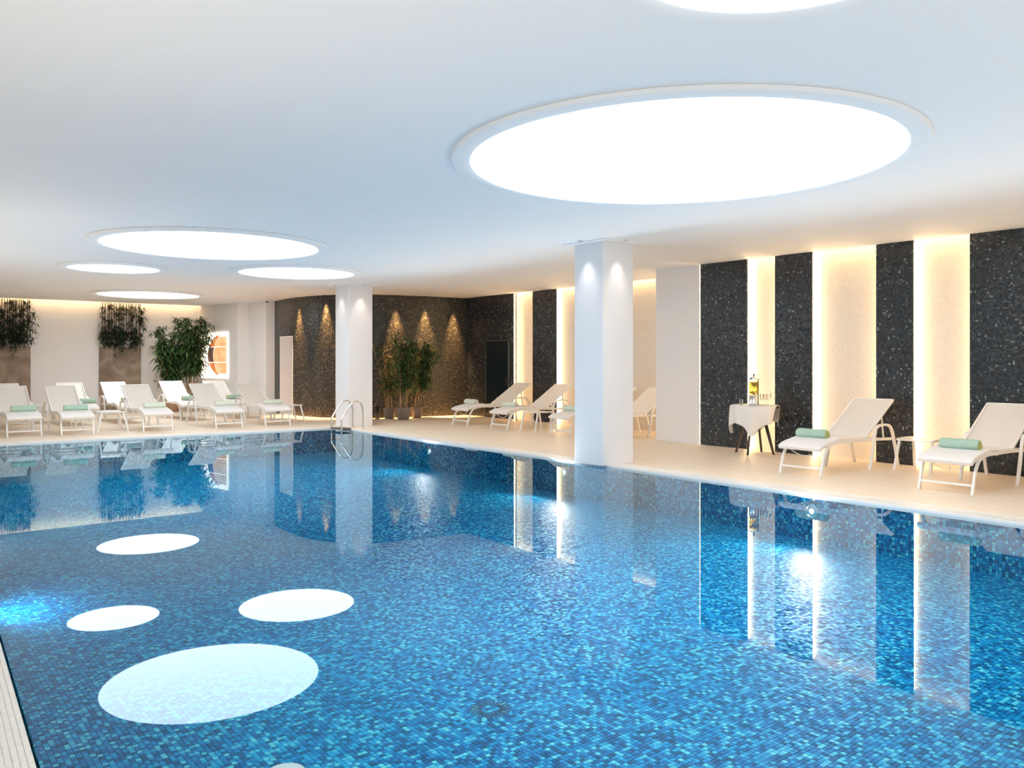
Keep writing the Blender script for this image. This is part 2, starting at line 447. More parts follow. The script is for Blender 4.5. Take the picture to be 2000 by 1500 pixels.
# curved dark wall with a doorway
cpts = [(10.04,24.20),(9.98,23.65),(9.94,23.1),(9.93,22.6),(9.99,21.95),(10.13,21.35),(10.42,20.8),(10.78,20.37),(11.2,20.08),(11.65,19.92),(12.17,19.80),(13.1,19.67),(14.05,19.57)]
def curve_wall():
    P = smoothpath([(x,y,0) for x,y in cpts], 4)
    m = MB(); uvs = []
    nrm = []
    for i,p in enumerate(P):
        a = P[max(i-1,0)]; b = P[min(i+1,len(P)-1)]
        dx,dy = b[0]-a[0], b[1]-a[1]; l = math.hypot(dx,dy); nrm.append((-dy/l, dx/l))   # away from the room
    arc = [0]
    for i in range(1,len(P)): arc.append(arc[-1]+math.hypot(P[i][0]-P[i-1][0],P[i][1]-P[i-1][1]))
    def at(i, off): return (P[i][0]+nrm[i][0]*off, P[i][1]+nrm[i][1]*off)
    T = .22
    uvl = {}
    def vert(i, off, z):
        x,y = at(i,off); m.v.append((x,y,z)); uvl[len(m.v)-1] = (arc[i]+off, z); return len(m.v)-1
    i0, i1 = 4, 12      # doorway from P[4] to P[12]
    def panel(a, b, z0, z1):
        for i in range(a, b):
            f = [vert(i,0,z0), vert(i+1,0,z0), vert(i+1,0,z1), vert(i,0,z1)]; m.f.append(tuple(f))
            f = [vert(i,T,z0), vert(i,T,z1), vert(i+1,T,z1), vert(i+1,T,z0)]; m.f.append(tuple(f))
    panel(0, i0, 0, 3.43); panel(i0, i1, 2.32, 3.43); panel(i1, len(P)-1, 0, 3.43)
    me = bpy.data.meshes.new('wall_curved'); me.from_pydata(m.v, [], m.f); me.materials.append(M['bronze_tile'])
    uv = me.uv_layers.new(name='uv')
    for l in me.loops: uv.data[l.index].uv = uvl[l.vertex_index]
    o = bpy.data.objects.new('wall_curved', me); COL.objects.link(o); struct(o)
    # white lined opening
    d = MB(); A = P[i0]; B = P[i1]; nA = nrm[i0]; nB = nrm[i1]; D = .55
    a0 = (A[0], A[1]); b0 = (B[0], B[1]); a1 = (A[0]+D, A[1]-.0); b1 = (B[0]+D, B[1])
    t = .03
    d.prism([(a0[0]-.005,a0[1]-t),(a1[0],a1[1]-t),(a1[0],a1[1]),(a0[0]-.005,a0[1])], 0, 2.32)
    d.prism([(b0[0]-.005,b0[1]),(b1[0],b1[1]),(b1[0],b1[1]+t),(b0[0]-.005,b0[1]+t)], 0, 2.32)
    d.prism([(b0[0]-.005,b0[1]+t),(b1[0],b1[1]+t),(a1[0],a1[1]-t),(a0[0]-.005,a0[1]-t)], 2.29, 2.32)
    dd = struct(d.build('door_2', 'wall'))
    e_ = MB(); e_.box(9.95+D, 9.97+D+.03, B[1]-.1, A[1]+.1, 0, 2.4); e_.build('end_panel', 'wall', dd)
    return P, nrm
CP, CN = curve_wall()

# right wall: base plane X=12.72 (near), X=14.05 (far), with a white block between
WX = 12.57
rb = MB(); rb.box(12.72, 12.9, -4, 9.93, 0, 3.8)
wall_right = struct(rb.build('wall_right', 'white_tile'))
bl = MB(); bl.box(12.55, 14.25, 9.93, 11.02, 0, 3.8)
block = struct(bl.build('wall_block', 'block_tile'))
fr_ = MB(); fr_.box(14.07, 14.25, 11.02, 19.8, 0, 3.8)
wall_far = struct(fr_.build('wall_right_far', 'white_tile'))
def dark_panel(x, wallx, y0, y1, parent, m='dark_tile', edges=(1,1), strong=(1,1), bottom=0.0):
    p = MB(); p.box(x, x+.03, y0, y1, bottom, CEIL); p.build('mosaic_panel', m, parent)
    b = MB(); b.box(x+.03, wallx, y0+(.06 if edges[0] else 0), y1-(.06 if edges[1] else 0), bottom, CEIL); b.build('panel_backing', 'wall', parent)
    if edges[0]:      # near-facing edge, lights the niche on the camera side
        s = MB(); s.box(wallx-.05, wallx-.03, y0+.045, y0+.062, .01, CEIL-.005); s.build('light_strip', 'led', parent)
    if edges[1]:
        s = MB(); s.box(x+.05, x+.065, y1-.062, y1-.045, .01, CEIL-.005); s.build('light_strip', 'led_low', parent)
def cove(x0, wallx, y0, y1, parent):
    s = MB(); s.box(x0+.005, x0+.02, y0, y1, CEIL+.03, CEIL+.045); s.build('light_strip', 'led_low', parent)
pan = [(8.86,9.90),(7.57,8.28),(5.88,6.46),(3.35,5.07),(1.4,2.4),(-1.2,.6)]
for i,(a,b) in enumerate(pan): dark_panel(WX-.03, 12.72, a, b, wall_right, edges=(1, 1 if i else 0))
gaps = [(8.28,8.86),(6.46,7.57),(5.07,5.88),(2.4,3.35),(.6,1.4)]
for a,b in gaps: cove(12.55, 12.72, a, b, wall_right)
s = MB(); s.box(12.60,12.615,9.905,9.925,.01,CEIL-.01); s.build('light_strip','led_cove',wall_right)
# top strip above the block: cove slot
# far right wall: dark wall with door, niche, dark panel, niche
dark_panel(14.0, 14.07, 17.3, 19.6, wall_far, edges=(0,0))
s = MB(); s.box(13.99,14.0,17.285,17.30,0,CEIL); s.build('edge_strip','dimline',wall_far)
dark_panel(13.93, 14.07, 15.57, 16.5, wall_far)
s = MB(); s.box(13.925,13.94,17.25,17.27,.01,CEIL+.1); s.build('light_strip','led_cove',wall_far)
cove(13.92, 14.07, 11.05, 15.57, wall_far); cove(13.92, 14.07, 16.5, 17.25, wall_far)
s = MB(); s.box(13.95,13.97,11.025,11.04,.01,CEIL); s.build('light_strip','led',wall_far)
# door in the dark far wall
dr = struct(MB().box(13.975, 14.0, 17.60, 18.60, 0, 2.14).build('door_1', 'door'))
f = MB(); f.box(13.965,13.995,18.60,18.625,0,2.165); f.box(13.965,13.995,17.575,17.60,0,2.165); f.box(13.965,13.995,17.575,18.625,2.14,2.165)
f.build('door_frame', mat('dim_steel', (.10,.12,.12), .4, metal=.5), dr)
MB().box(13.955,13.972,17.66,17.69,.9,1.15).build('handle', 'black', dr)

# taupe panels and cove on back wall
for i,(a,b) in enumerate([(2.85,4.05),(5.93,7.15)]):
    MB().box(a, b, 28.02, 28.1, 0, 2.02).build('stone_panel', 'stone', wall_back)
s = MB(); s.box(-4, 8.9, 27.86, 27.875, CEIL+.03, CEIL+.045); s.build('light_strip', 'led_cove', wall_back)
s = MB(); s.box(8.86, 9.25, 26.7, 27.84, CEIL-.001, CEIL+.001)

# ------------------------------------------------------------------ columns
def column(x0, y0, s, label, sy=None):
    sy = sy or s
    t = thing('column', label, 'column', (x0+s/2, y0+sy/2, 0))
    MB().box(-s/2, s/2, -sy/2, sy/2, 0, CEIL-.02).build('shaft', 'wall', t, bevel=.006)
    MB().box(-s/2-.13, s/2+.13, -sy/2-.13, sy/2+.13, CEIL-.02, CEIL).build('cap_plate', 'ceil', t)
    return t
c1 = column(8.80, 8.78, .67, 'square white column on the right edge of the pool', .62)
c2 = column(9.20, 17.76, .66, 'square white column behind the pool ladder at the far corner')
def spot(x, y, label, power, col=(1,.80,.58), size=60, tilt=None, z=CEIL, group=None, blend=1.0):
    t = thing('downlight', label, 'downlight', (x, y, z), 0, group)
    m = MB(); m.lathe([(.02,-.004),(.035,-.006),(.04,0),(.02,0)], n=16); m.build('rim', 'chrome', t, smooth=True)
    m = MB(); m.lathe([(0,-.002),(.022,-.002)], n=12); m.build('lens', 'spot', t)
    l = bpy.data.lights.new('spot', 'SPOT'); l.energy = power; l.color = col; l.spot_size = math.radians(size); l.spot_blend = blend; l.shadow_soft_size = .025
    o = bpy.data.objects.new('spot', l); COL.objects.link(o); o.parent = t; o.location = (0,0,-.012)
    if tilt: 
        v = Vector((tilt[0]-x, tilt[1]-y, tilt[2]-z)); o.rotation_euler = v.to_track_quat('-Z','Y').to_euler()
    return t
zc = CEIL-.02
spot(8.63, 9.09, 'tiny downlight over the pool side of the right column', 26, (1,.93,.88), 64, (8.63,9.09,1.2), CEIL)
spot(9.11, 8.61, 'tiny downlight over the near face of the right column', 26, (1,.86,.72), 64, (9.11,8.61,1.2), CEIL)
spot(9.03, 18.09, 'tiny downlight over the pool side of the far corner column', 20, (1,.93,.88), 64, (9.03,18.09,1.2), CEIL)
spot(9.53, 17.59, 'tiny downlight over the near face of the far corner column', 24, (1,.86,.72), 64, (9.53,17.59,1.2), CEIL)
for (x,y,lab) in [(11.74,19.74,'tiny downlight above the potted bamboos by the dark wall'),
                  (12.62,19.59,'tiny downlight right of the bamboos along the dark wall'),
                  (13.52,19.46,'tiny downlight nearest the corner of the dark wall'),
                  (10.17,21.05,'tiny downlight left of the far column along the dark wall'),
                  (9.84,22.2,'tiny downlight beside the doorway in the dark wall')]:
    spot(x, y, lab, 1700, (1,.54,.20), 36, (x+(.02 if y<20 else .05), y+(.06 if y<20 else .02), .5))

# ------------------------------------------------------------------ skylights
def skylight(x, y, r, label):
    t = thing('skylight', label, 'ceiling light', (x, y, CEIL))
    K = .9825; x0_, y0_ = x, y; t.location = (x*K, y*K, CEIL); r = r*K; ro = r*1.0+.16; h = .04
    m = MB(); m.lathe([(ro,0),(ro+.01,-.01),(ro,-h),(ro-.02,-h-.004),(r+.012,-h-.004),(r,-h+.004),(r,-h+.03)], n=96)
    m.build('ring', 'ceil', t, smooth=True)
    m = MB(); n = 96
    m.add([(r*math.cos(2*PI*k/n), r*math.sin(2*PI*k/n), -h+.012) for k in range(n)], [tuple(range(n-1,-1,-1))])
    m.build('diffuser', 'sky', t)
for a in [(5.94,4.94,1.93,'largest round skylight, right of centre in the ceiling'),
          (4.47,13.26,1.65,'wide round skylight over the far left of the pool'),
          (4.0,17.65,.83,'smallest leftmost round skylight above the loungers'),
          (7.22,16.21,1.17,'round skylight just left of the far column'),
          (6.38,24.19,1.31,'farthest round skylight in front of the back wall'),
          (3.13,1.97,.78,'round skylight cut off by the top edge of the photo')]:
    skylight(*a)
# ------------------------------------------------------------------ pool lamps
BLC = (1,.89,.84)
def pool_lamp(x, y, z, rz, label, p, tilt=60, col=None):
    """rz: direction the lamp faces (0 = +x)"""
    t = thing('pool_lamp', label, 'pool lamp', (x, y, z), rz)
    m = MB(); prof = [(.085,0),(.085,.02),(.07,.028),(.06,.018)]
    m.lathe(prof, n=20); o = m.build('rim', 'chrome', t, smooth=True); o.rotation_euler = (0,PI/2,0)
    m = MB(); m.lathe([(.06,.016),(.0,.02)], n=20); o = m.build('lens', 'lamp', t); o.rotation_euler = (0,PI/2,0)
    l = bpy.data.lights.new('lamp','SPOT'); l.energy = p; l.color = col or LAMPC; l.shadow_soft_size = .10; l.spot_size = math.radians(175); l.spot_blend = .6
    o = bpy.data.objects.new('lamp', l); COL.objects.link(o); o.parent = t; o.location = (.12,0,0); o.rotation_euler = (0, -math.radians(90+tilt), 0)
LAMPC = (1,.74,.58)
LP = 175
for y, lab in [(5.37,'lit underwater lamp nearest the camera on the right pool wall'),(9.74,'lit underwater lamp on the pool wall below the right column'),(13.7,'lit underwater lamp farthest along the right pool wall'),(1.1,'underwater lamp on the right pool wall, outside the photo')]:
    pool_lamp(8.905, y, -.2, PI, lab, LP*.7, 38, BLC)
for y, lab in [(8.1,'underwater lamp on the left pool wall near the small disc reflections'),(0,'added unseen underwater uplight on the left pool wall behind the camera'),(4,'added unseen underwater uplight on the left pool wall beside the camera'),(12.2,'second farthest added unseen underwater uplight on the left pool wall'),(16.3,'farthest added unseen underwater uplight on the left pool wall')]:
    pool_lamp(left_x(y)+.015, y, -.2, 0, lab, LP*(.2 if y == 8.1 else 1), -15 if y == 8.1 else 60, (.6,.85,1) if y == 8.1 else None)  # the upward-tilted ones are unseen additions that brighten the ceiling
for x, lab in [(2.6,'added unseen underwater uplight on the near pool wall, left'),(6.4,'added unseen underwater uplight on the near pool wall, right')]:
    pool_lamp(x, -1.98, -.2, PI/2, lab, LP)  # pair added out of view to throw light up onto the ceiling
# ------------------------------------------------------------------ drain in the pool floor
def unproj(u, v, z=0):
    d = 1596*(1.6-z)/(v-704); l = (u-1000)/1596*d
    return d*F_[0]+l*R_[0], d*F_[1]+l*R_[1]
x, y = unproj(958, 1388, PD)
t = thing('floor_drain', 'round slotted drain cover in the blue pool floor', 'drain', (x, y, PD))
MB().lathe([(.04,.010),(.13,.010),(.135,0)], n=28).build('cover', 'pool', t)
m = MB()
for k in range(26):
    a = 2*PI*k/26; c, s_ = math.cos(a), math.sin(a)
    m.prism([(c*.055+s_*.003,s_*.055-c*.003),(c*.125+s_*.005,s_*.125-c*.005),(c*.125-s_*.005,s_*.125+c*.005),(c*.055-s_*.003,s_*.055+c*.003)], .0101, .012)
o = m.build('slots', 'black', t); o['kind'] = 'stuff'
x, y = unproj(557, 1512, PD)
t = thing('floor_inlet', 'small pale round inlet in the pool floor at the bottom edge', 'inlet', (x, y, PD))
MB().lathe([(0,.012),(.10,.010),(.105,0)], n=32).build('cap', 'frame', t)

# ------------------------------------------------------------------ sun lounger
def make_lounger():
    t = thing('sun_lounger', None, None)
    W = .31
    rail = smoothpath([(.0,0,0),(.045,0,.15),(.10,0,.30),(.20,0,.41),(.40,0,.455),(.7,0,.455),(1.2,0,.45),(1.95,0,.42)], 4)
    rail = [(p[0],p[2]) for p in rail]
    arm = smoothpath([(1.25,0,0),(1.34,0,.30),(1.41,0,.56),(1.47,0,.625),(1.60,0,.645),(1.76,0,.64),(1.86,0,.60),(1.93,0,.50),(2.02,0,.26),(2.10,0,0)], 4)
    arm = [(p[0],p[2]) for p in arm]
    for s in (-1, 1):
        MB().ribbon(rail, s*W-.014, s*W+.014, .042).build('side_rail', 'frame', t, bevel=.004)
        MB().ribbon(arm, s*(W+.035)-.02, s*(W+.035)+.02, .034).build('arm_frame', 'frame', t, bevel=.005)
    m = MB(); m.box(.022,.05,-W,W,.105,.13); m.build('foot_bar', 'frame', t)
    for q in ((.72,.75,-W,W,.425,.45),(1.86,1.89,-W,W,.40,.43),(1.33,1.36,-W,W,.42,.445)): MB().box(*q).build('cross_bar', 'frame', t)
    # shaped sling rail + fabric
    seat = [(p[0],p[2]) for p in smoothpath([(.40,0,.475),(.55,0,.487),(.75,0,.485),(1.0,0,.475),(1.22,0,.478)], 4)]
    MB().ribbon(seat, -W+.012, W-.012, .014).build('seat_sling', 'sling', t)
    pad = [(p[0],p[2]) for p in smoothpath([(-.035,0,.375),(.02,0,.405),(.12,0,.435),(.28,0,.462),(.42,0,.485),(.54,0,.500)], 4)]
    m = MB(); m.ribbon(pad, -W-.012, W+.012, .055); m.build('foot_cushion', 'pad', t, bevel=.016)
    sp = [(p[0],p[2]) for p in smoothpath([(.0,0,.365),(.12,0,.405),(.3,0,.435),(.45,0,.46)], 3)]
    MB().ribbon(sp, -W+.015, -W+.04, .02).build('foot_rail', 'frame', t); MB().ribbon(sp, W-.04, W-.015, .02).build('foot_rail', 'frame', t)
    # backrest
    h = (1.20,.475); e_ = (2.03,1.0)
    bk = [(h[0]+(e_[0]-h[0])*k/6, h[1]+(e_[1]-h[1])*k/6 - .018*math.sin(PI*k/6)) for k in range(7)]
    MB().ribbon(bk, -W+.02, W-.02, .014).build('backrest', 'sling', t)
    for s in (-1,1): MB().ribbon([h, e_], s*(W-.008)-.014, s*(W-.008)+.014, .034).build('back_rail', 'frame', t, bevel=.004)
    MB().ribbon([(e_[0]-.02,e_[1]-.013),(e_[0]+.005,e_[1]+.004)], -W+.006, W-.006, .034).build('top_rail', 'frame', t, bevel=.004)
    for s in (-1,1): MB().ribbon([(1.72,.785),(1.78,.44)], s*(W-.03)-.008, s*(W-.03)+.008, .022).build('support_strut', 'frame', t)
    m = MB(); m.tube(smoothpath([(.08,-.24,.385),(.10,-.15,.31),(.11,0,.27),(.10,.15,.31),(.08,.24,.385)],5), .006, 6); m.build('strap', 'frame', t)
    return t
protoL = make_lounger(); usedL = [False]
def lounger(x, y, rz, label, group):
    o = protoL if not usedL[0] else copy_tree(protoL)
    usedL[0] = True
    o.location = (x, y, 0); o.rotation_euler = (0,0,rz); tag(o, label, 'lounger', group); return o

# rolled towel: a spiral roll along the local y axis
def make_towel(m1, m2):
    t = thing('rolled_towel', None, None)
    m = MB(); L = .205; n = 22; R = .062
    rings = 14
    vs = []
    for j in range(rings+1):
        yy = -L+2*L*j/rings
        ed = 1-.10*(abs(yy)/L)**6
        for k in range(n):
            a = 2*PI*k/n
            r = R*ed*(1+.03*math.sin(3*a+yy*16)+.02*math.sin(yy*40+a))
            vs.append((r*math.cos(a)*1.12, yy+.006*math.sin(a*2), r*math.sin(a)*.93))
    fs = [(j*n+k,(j+1)*n+k,(j+1)*n+(k+1)%n,j*n+(k+1)%n) for j in range(rings) for k in range(n)]
    m.add(vs, fs)
    # diagonal flap
    m.build('roll', m1, t, smooth=True)
    f = MB(); fl = []
    for j in range(9):
        q = j/8; a = .5+1.6*q; yy = -.19+.30*q
        fl += [(R*1.16*math.cos(a), yy, R*1.0*math.sin(a)), (R*1.16*math.cos(a), yy+.012, R*1.0*math.sin(a))]
    f.add(fl, [(2*j,2*j+1,2*j+3,2*j+2) for j in range(8)]); f.build('flap_edge', m1, t)
    for s in (-1,1):
        sp = MB(); prev = None; N = 44
        path = []
        for k in range(N+1):
            a = k*.42; r = .008+(R*.88-.008)*k/N
            path.append((r*math.cos(a)*1.12, s*(L-.004), r*math.sin(a)*.93))
        vv = []
        for k,p in enumerate(path):
            r = math.hypot(p[0],p[2]); ux, uz = p[0]/r, p[2]/r
            for (dr,dy) in ((-.0042,0),(.0042,0),(.0042,s*.012),(-.0042,s*.012)): vv.append((p[0]+ux*dr, p[1]+dy-s*.002, p[2]+uz*dr))
        ff = [(4*k+i,4*k+4+i,4*k+4+(i+1)%4,4*k+(i+1)%4) for k in range(N) for i in range(4)]
        sp.add(vv, ff); sp.build('coiled_end', m2, t)
        MB().lathe([(0,0),(R*.90,0)], n=20).build('end_disc', m2, t).matrix_local = Matrix.Translation((0, s*(L-.006), 0)) @ Matrix.Rotation(-s*PI/2, 4, 'X')
    return t
pt = {'g': make_towel('towel','towel_in'), 'p': make_towel('towel_pale','pad')}
usedT = {'g': False, 'p': False}
def towel(x, y, z, rz, label, kind='g', group=None, s=1.1):
    o = pt[kind] if not usedT[kind] else copy_tree(pt[kind]); usedT[kind] = True
    o.location = (x,y,z); o.rotation_euler = (0,0,rz); o.scale = (s,s,s); tag(o, label, 'towel', group); return o
def cushion_z(xl): # top of cushion/sling under a towel of local x
    P = [(.0,.42),(.12,.458),(.28,.485),(.42,.508),(.54,.523),(.60,.495),(1.2,.485)]
    for a,b in zip(P,P[1:]):
        if a[0] <= xl <= b[0]: return a[1]+(b[1]-a[1])*(xl-a[0])/(b[0]-a[0])
    return .49
TR = .062
GR = 'sun loungers on the right deck'; GL = 'front row of sun loungers on the far deck'; GB = 'back row of sun loungers on the far deck'
GT = 'rolled green towels'
def setL(x, y, rz, label, group, tw=None):
    lounger(x, y, rz, label, group)
    if tw:
        xl, yl, lab, kind = tw
        c, s = math.cos(rz), math.sin(rz)
        towel(x+c*xl-s*yl, y+s*xl+c*yl, cushion_z(xl)+TR-.003, rz, lab, kind, GT)
setL(10.22, 6.35, 0, 'cream mesh sun lounger between the bistro table and the white side table', GR, (.40, .05, 'rolled green towel on the lounger next to the bistro table', 'g'))
setL(10.26, 4.43, 0, 'cream sun lounger cut off by the right edge of the photo', GR, (.42, .0, 'rolled green towel on the lounger at the right photo edge', 'g'))
setL(11.62, 16.55, 0, 'sun lounger in front of the dark door, farthest of the right row', GR, (.42, .1, 'rolled pale towel on the lounger in front of the dark door', 'p'))
setL(11.60, 14.95, 0, 'sun lounger before the narrow dark stripe, second along the far right wall', GR, (.42, .1, 'rolled pale towel on the lounger before the narrow dark stripe', 'p'))
setL(11.60, 12.85, 0, 'sun lounger whose foot end shows just left of the right column', GR, (.42, .1, 'rolled pale towel just left of the right column', 'p'))
setL(11.60, 11.85, 0, 'sun lounger whose raised back shows just right of the right column', GR)
row1 = [(2.74,19.70,'front row sun lounger leftmost, cut off by the photo edge','towel on the leftmost front row lounger','g'),
        (3.69,19.42,'front row sun lounger second from the left','towel on the front row lounger second from the left','g'),
        (5.31,19.38,'front row sun lounger in the middle, beside the square side table','towel on the middle front row lounger','p'),
        (6.86,19.20,'front row sun lounger second from the right','towel on the front row lounger second from the right','p'),
        (8.02,19.12,'front row sun lounger at the right end, nearest the pool ladder','towel on the right end front row lounger','p')]
for x, y, l, tl, k in row1: setL(x, y, PI/2, l, GL, (.45, -.04, 'rolled pale '+tl if k == 'p' else 'rolled light green '+tl, k))
row2 = [(2.93,22.3,'back row sun lounger leftmost, in front of the left taupe panel',None),
        (4.40,22.3,'back row sun lounger left of the right taupe panel','rolled green towel on the back row lounger left of the right taupe panel'),
        (5.47,22.3,'back row sun lounger in front of the right taupe panel','rolled green towel on the back row lounger before the right taupe panel'),
        (6.99,22.3,'back row sun lounger in front of the tall bamboo','rolled green towel on the lounger in front of the tall bamboo'),
        (8.20,22.3,'back row sun lounger below the lit wall picture','rolled green towel on the lounger below the lit wall picture')]
for x, y, l, tl in row2: setL(x, y, PI/2, l, GB, (.5, -.1, tl, 'g') if tl else None)

# ------------------------------------------------------------------ side tables
def make_side_table():
    t = thing('side_table', None, None); a = .25
    m = MB(); m.box(-a,a,-a,a,.432,.45); m.build('table_top', 'frame', t, bevel=.006)
    for s in (-1,1):
        MB().ribbon([(-a,.44),(-a+.02,.455),(0,.462),(a-.02,.455),(a,.44)], s*a-.012, s*a+.012, .02).build('rim_arch', 'frame', t)
    for sx in (-1,1):
        for sy in (-1,1):
            m = MB(); p0 = (sx*(a-.03), sy*(a-.02), .435); p1 = (sx*(a+.07), sy*(a+.01), 0)
            w_ = .016
            vs = [(p[0]+dx, p[1]+dy, p[2]) for p in (p1,p0) for dx,dy in ((-w_,-w_),(w_,-w_),(w_,w_),(-w_,w_))]
            m.add(vs, [(3,2,1,0),(4,5,6,7),(0,1,5,4),(1,2,6,5),(2,3,7,6),(3,0,4,7)]); m.build('leg', 'frame', t)
    return t
pS = make_side_table(); first = True
for x, y, rz, l in [(12.12,5.55,0,'white side table between the two nearest loungers'),
                 (11.95,13.95,0,'white side table standing left of the right column'),
                 (4.45,20.0,0,'white side table between the second and middle front row loungers'),
                 (3.67,23.8,0,'white side table between the two leftmost back row loungers'),
                 (8.72,20.1,0,'white side table at the right end of the front row')]:
    o = pS if first else copy_tree(pS); first = False
    o.location = (x,y,0); o.rotation_euler.z = rz; tag(o, l, 'side table', 'white side tables')

# ------------------------------------------------------------------ bistro table with cloth
BX, BY = 12.06, 8.36
t = thing('bistro_table', 'round dark wooden bistro table with splayed legs under a white cloth', 'table', (BX,BY,0))
MB().lathe([(0,.805),(.38,.785),(.398,.795),(.398,.83),(0,.83)], n=40).build('table_top', 'wood', t, smooth=True)
A0 = math.atan2(R_[1]*.80-F_[1]*.60, R_[0]*.80-F_[0]*.60)
for k in range(4):
    a = A0+k*PI/2; c, s_ = math.cos(a), math.sin(a)
    m = MB(); 
    for (r0,z0,r1,z1,w0,w1) in ((.33,.80,.19,.50,.02,.027),(.19,.52,.33,0,.027,.017)):
        vs = []
        for (r,z,w_) in ((r1,z1,w1),(r0,z0,w0)):
            for (dr,dt) in ((-w_,-.014),(w_,-.014),(w_,.014),(-w_,.014)): vs.append((c*(r+dr)-s_*dt, s_*(r+dr)+c*dt, z))
        m.add(vs, [(3,2,1,0),(4,5,6,7),(0,1,5,4),(1,2,6,5),(2,3,7,6),(3,0,4,7)])
    m.build('leg', 'wood', t)
for k in range(2):
    a = A0+k*PI/2; c, s_ = math.cos(a), math.sin(a); m = MB()
    m.prism([(c*.2+s_*.015,s_*.2-c*.015),(c*.2-s_*.015,s_*.2+c*.015),(-c*.2-s_*.015,-s_*.2+c*.015),(-c*.2+s_*.015,-s_*.2-c*.015)], .485+.001*k, .525+.001*k)
    m.build('crossbar', 'wood', t)
m = MB(); NA, NR = 144, 22; vs = []; R0 = .402
AC = A0 + .05
for i in range(NA):
    th = 2*PI*i/NA; dd = (th-AC+PI) % (2*PI)-PI
    sq = .70/max(abs(math.cos(th-AC+.6)), abs(math.sin(th-AC+.6))); sq = min(sq, .90)
    drop = sq-R0
    open_ = math.exp(-(dd/.42)**6)
    drop = drop*(1-open_)+.004*open_
    for j in range(NR+1):
        q = j/NR
        if q < .35: r = R0*q/.35; z = .832
        else:
            p = (q-.35)/.65; dz = drop*p
            wv = .5+.5*math.sin(th*9+.8*math.sin(th*2))
            r = R0+.004+(.055*wv*(p**.8)-.03*p*p)*min(1, drop/.2)*(1-open_)
            z = .832-dz
        vs.append((r*math.cos(th), r*math.sin(th), z))
fs = [(i*(NR+1)+j, i*(NR+1)+j+1, ((i+1)%NA)*(NR+1)+j+1, ((i+1)%NA)*(NR+1)+j) for i in range(NA) for j in range(NR)]
m.add(vs, fs); cl = m.build('tablecloth', 'cloth', smooth=True, loc=(BX,BY,.002))
so_ = cl.modifiers.new('solid','SOLIDIFY'); so_.thickness = .003; so_.offset = 1
tag(cl, 'white linen cloth draped over the bistro table', 'tablecloth')
TZ = .838
def on_table(u, v):     # place on the table top through image direction at radius
    return BX+u*R_[0]-v*F_[0], BY+u*R_[1]-v*F_[1]
x, y = on_table(-.03, .05)
t = thing('drink_dispenser', 'glass drink dispenser filled with citrus slices on the bistro table', 'dispenser', (x,y,TZ))
MB().lathe([(.085,0),(.088,.01),(.082,.02),(.082,.155),(.088,.16),(.088,.17),(0,.17)], n=28).build('steel_base', 'chrome', t, smooth=True)
MB().lathe([(.082,.172),(.086,.18),(.086,.42),(.078,.44)], n=28).build('jar', 'glass', t, smooth=True)
MB().lathe([(0,.178),(.080,.178),(.080,.40),(0,.40)], n=28).build('infused_water', 'juice', t, smooth=True)
rnd = random.Random(3)
m = MB()
for k in range(46):
    a = rnd.uniform(0,2*PI); r = rnd.uniform(.01,.058); z = rnd.uniform(.30,.385) if k < 34 else rnd.uniform(.19,.23)
    n_ = Vector((rnd.uniform(-1,1),rnd.uniform(-1,1),rnd.uniform(-1,1))).normalized(); u = n_.orthogonal().normalized(); v = n_.cross(u); R1 = .019
    c0 = Vector((r*math.cos(a), r*math.sin(a), z))
    ring = [c0+(u*math.cos(2*PI*q/8)+v*math.sin(2*PI*q/8))*R1 for q in range(8)]
    m.add([tuple(p+n_*.003) for p in ring]+[tuple(p-n_*.003) for p in ring], [tuple(range(8)), tuple(range(15,7,-1))]+[(q,8+q,8+(q+1)%8,(q+1)%8) for q in range(8)])
o = m.build('citrus_slices', 'citrus', t); o['kind'] = 'stuff'
m = MB()
for k in range(30):
    a = rnd.uniform(0,2*PI); r = rnd.uniform(.01,.07); z = rnd.uniform(.35,.395)
    m.add([(r*math.cos(a)+rnd.uniform(-.02,.02), r*math.sin(a)+rnd.uniform(-.02,.02), z+rnd.uniform(-.02,.01)) for _ in range(4)], [(0,1,2,3)])
o = m.build('mint_leaves', 'mint', t); o['kind'] = 'stuff'
MB().lathe([(.092,.432),(.092,.445),(.06,.462),(.02,.478),(.012,.49),(0,.49)], n=28).build('lid', 'chrome', t, smooth=True)
MB().lathe([(0,.488),(.009,.49),(.009,.505),(.02,.515),(.012,.53),(0,.533)], n=14).build('lid_knob', 'black', t, smooth=True)
m = MB(); m.tube([(.08*-F_[0],.08*-F_[1],.20),(.12*-F_[0],.12*-F_[1],.20),(.125*-F_[0],.125*-F_[1],.175)], .009, 8); m.build('tap', 'chrome', t)
def tumbler(): 
    t = thing('drinking_glass', None, None)
    MB().lathe([(0,.004),(.026,.004),(.031,.10),(.0335,.10),(.029,0),(0,0)], n=18).build('bowl', 'glass', t, smooth=True); return t
def wineglass():
    t = thing('stemmed_glass', None, None)
    MB().lathe([(.034,0),(.004,.005),(.0035,.075),(.020,.09),(.036,.125),(.034,.17),(.029,.19)], n=18).build('bowl', 'glass', t, smooth=True); return t
for u, v, l, sc in [(-.26,.10,'upside down stack glass on the left edge of the bistro table',1.0),(-.235,.02,'short glass at the left rear of the bistro table',.9)]:
    g = tumbler(); x, y = on_table(u,v); g.location = (x,y,TZ); g.scale = (sc,)*3; tag(g, l, 'glass', 'drinking glasses left of the dispenser')
GLB = ['stemmed glass closest to the drink dispenser, front row','stemmed glass closest to the dispenser, rear row','stemmed glass second right of the dispenser, front row','stemmed glass in the middle of the rear row on the bistro table','stemmed glass right end of the front row beside the large wine glass','stemmed glass right end of the rear row behind the large wine glass']
ps = [(.07,.02),(.09,.11),(.13,-.02),(.15,.08),(.20,.0),(.20,.12)]
p0 = wineglass()
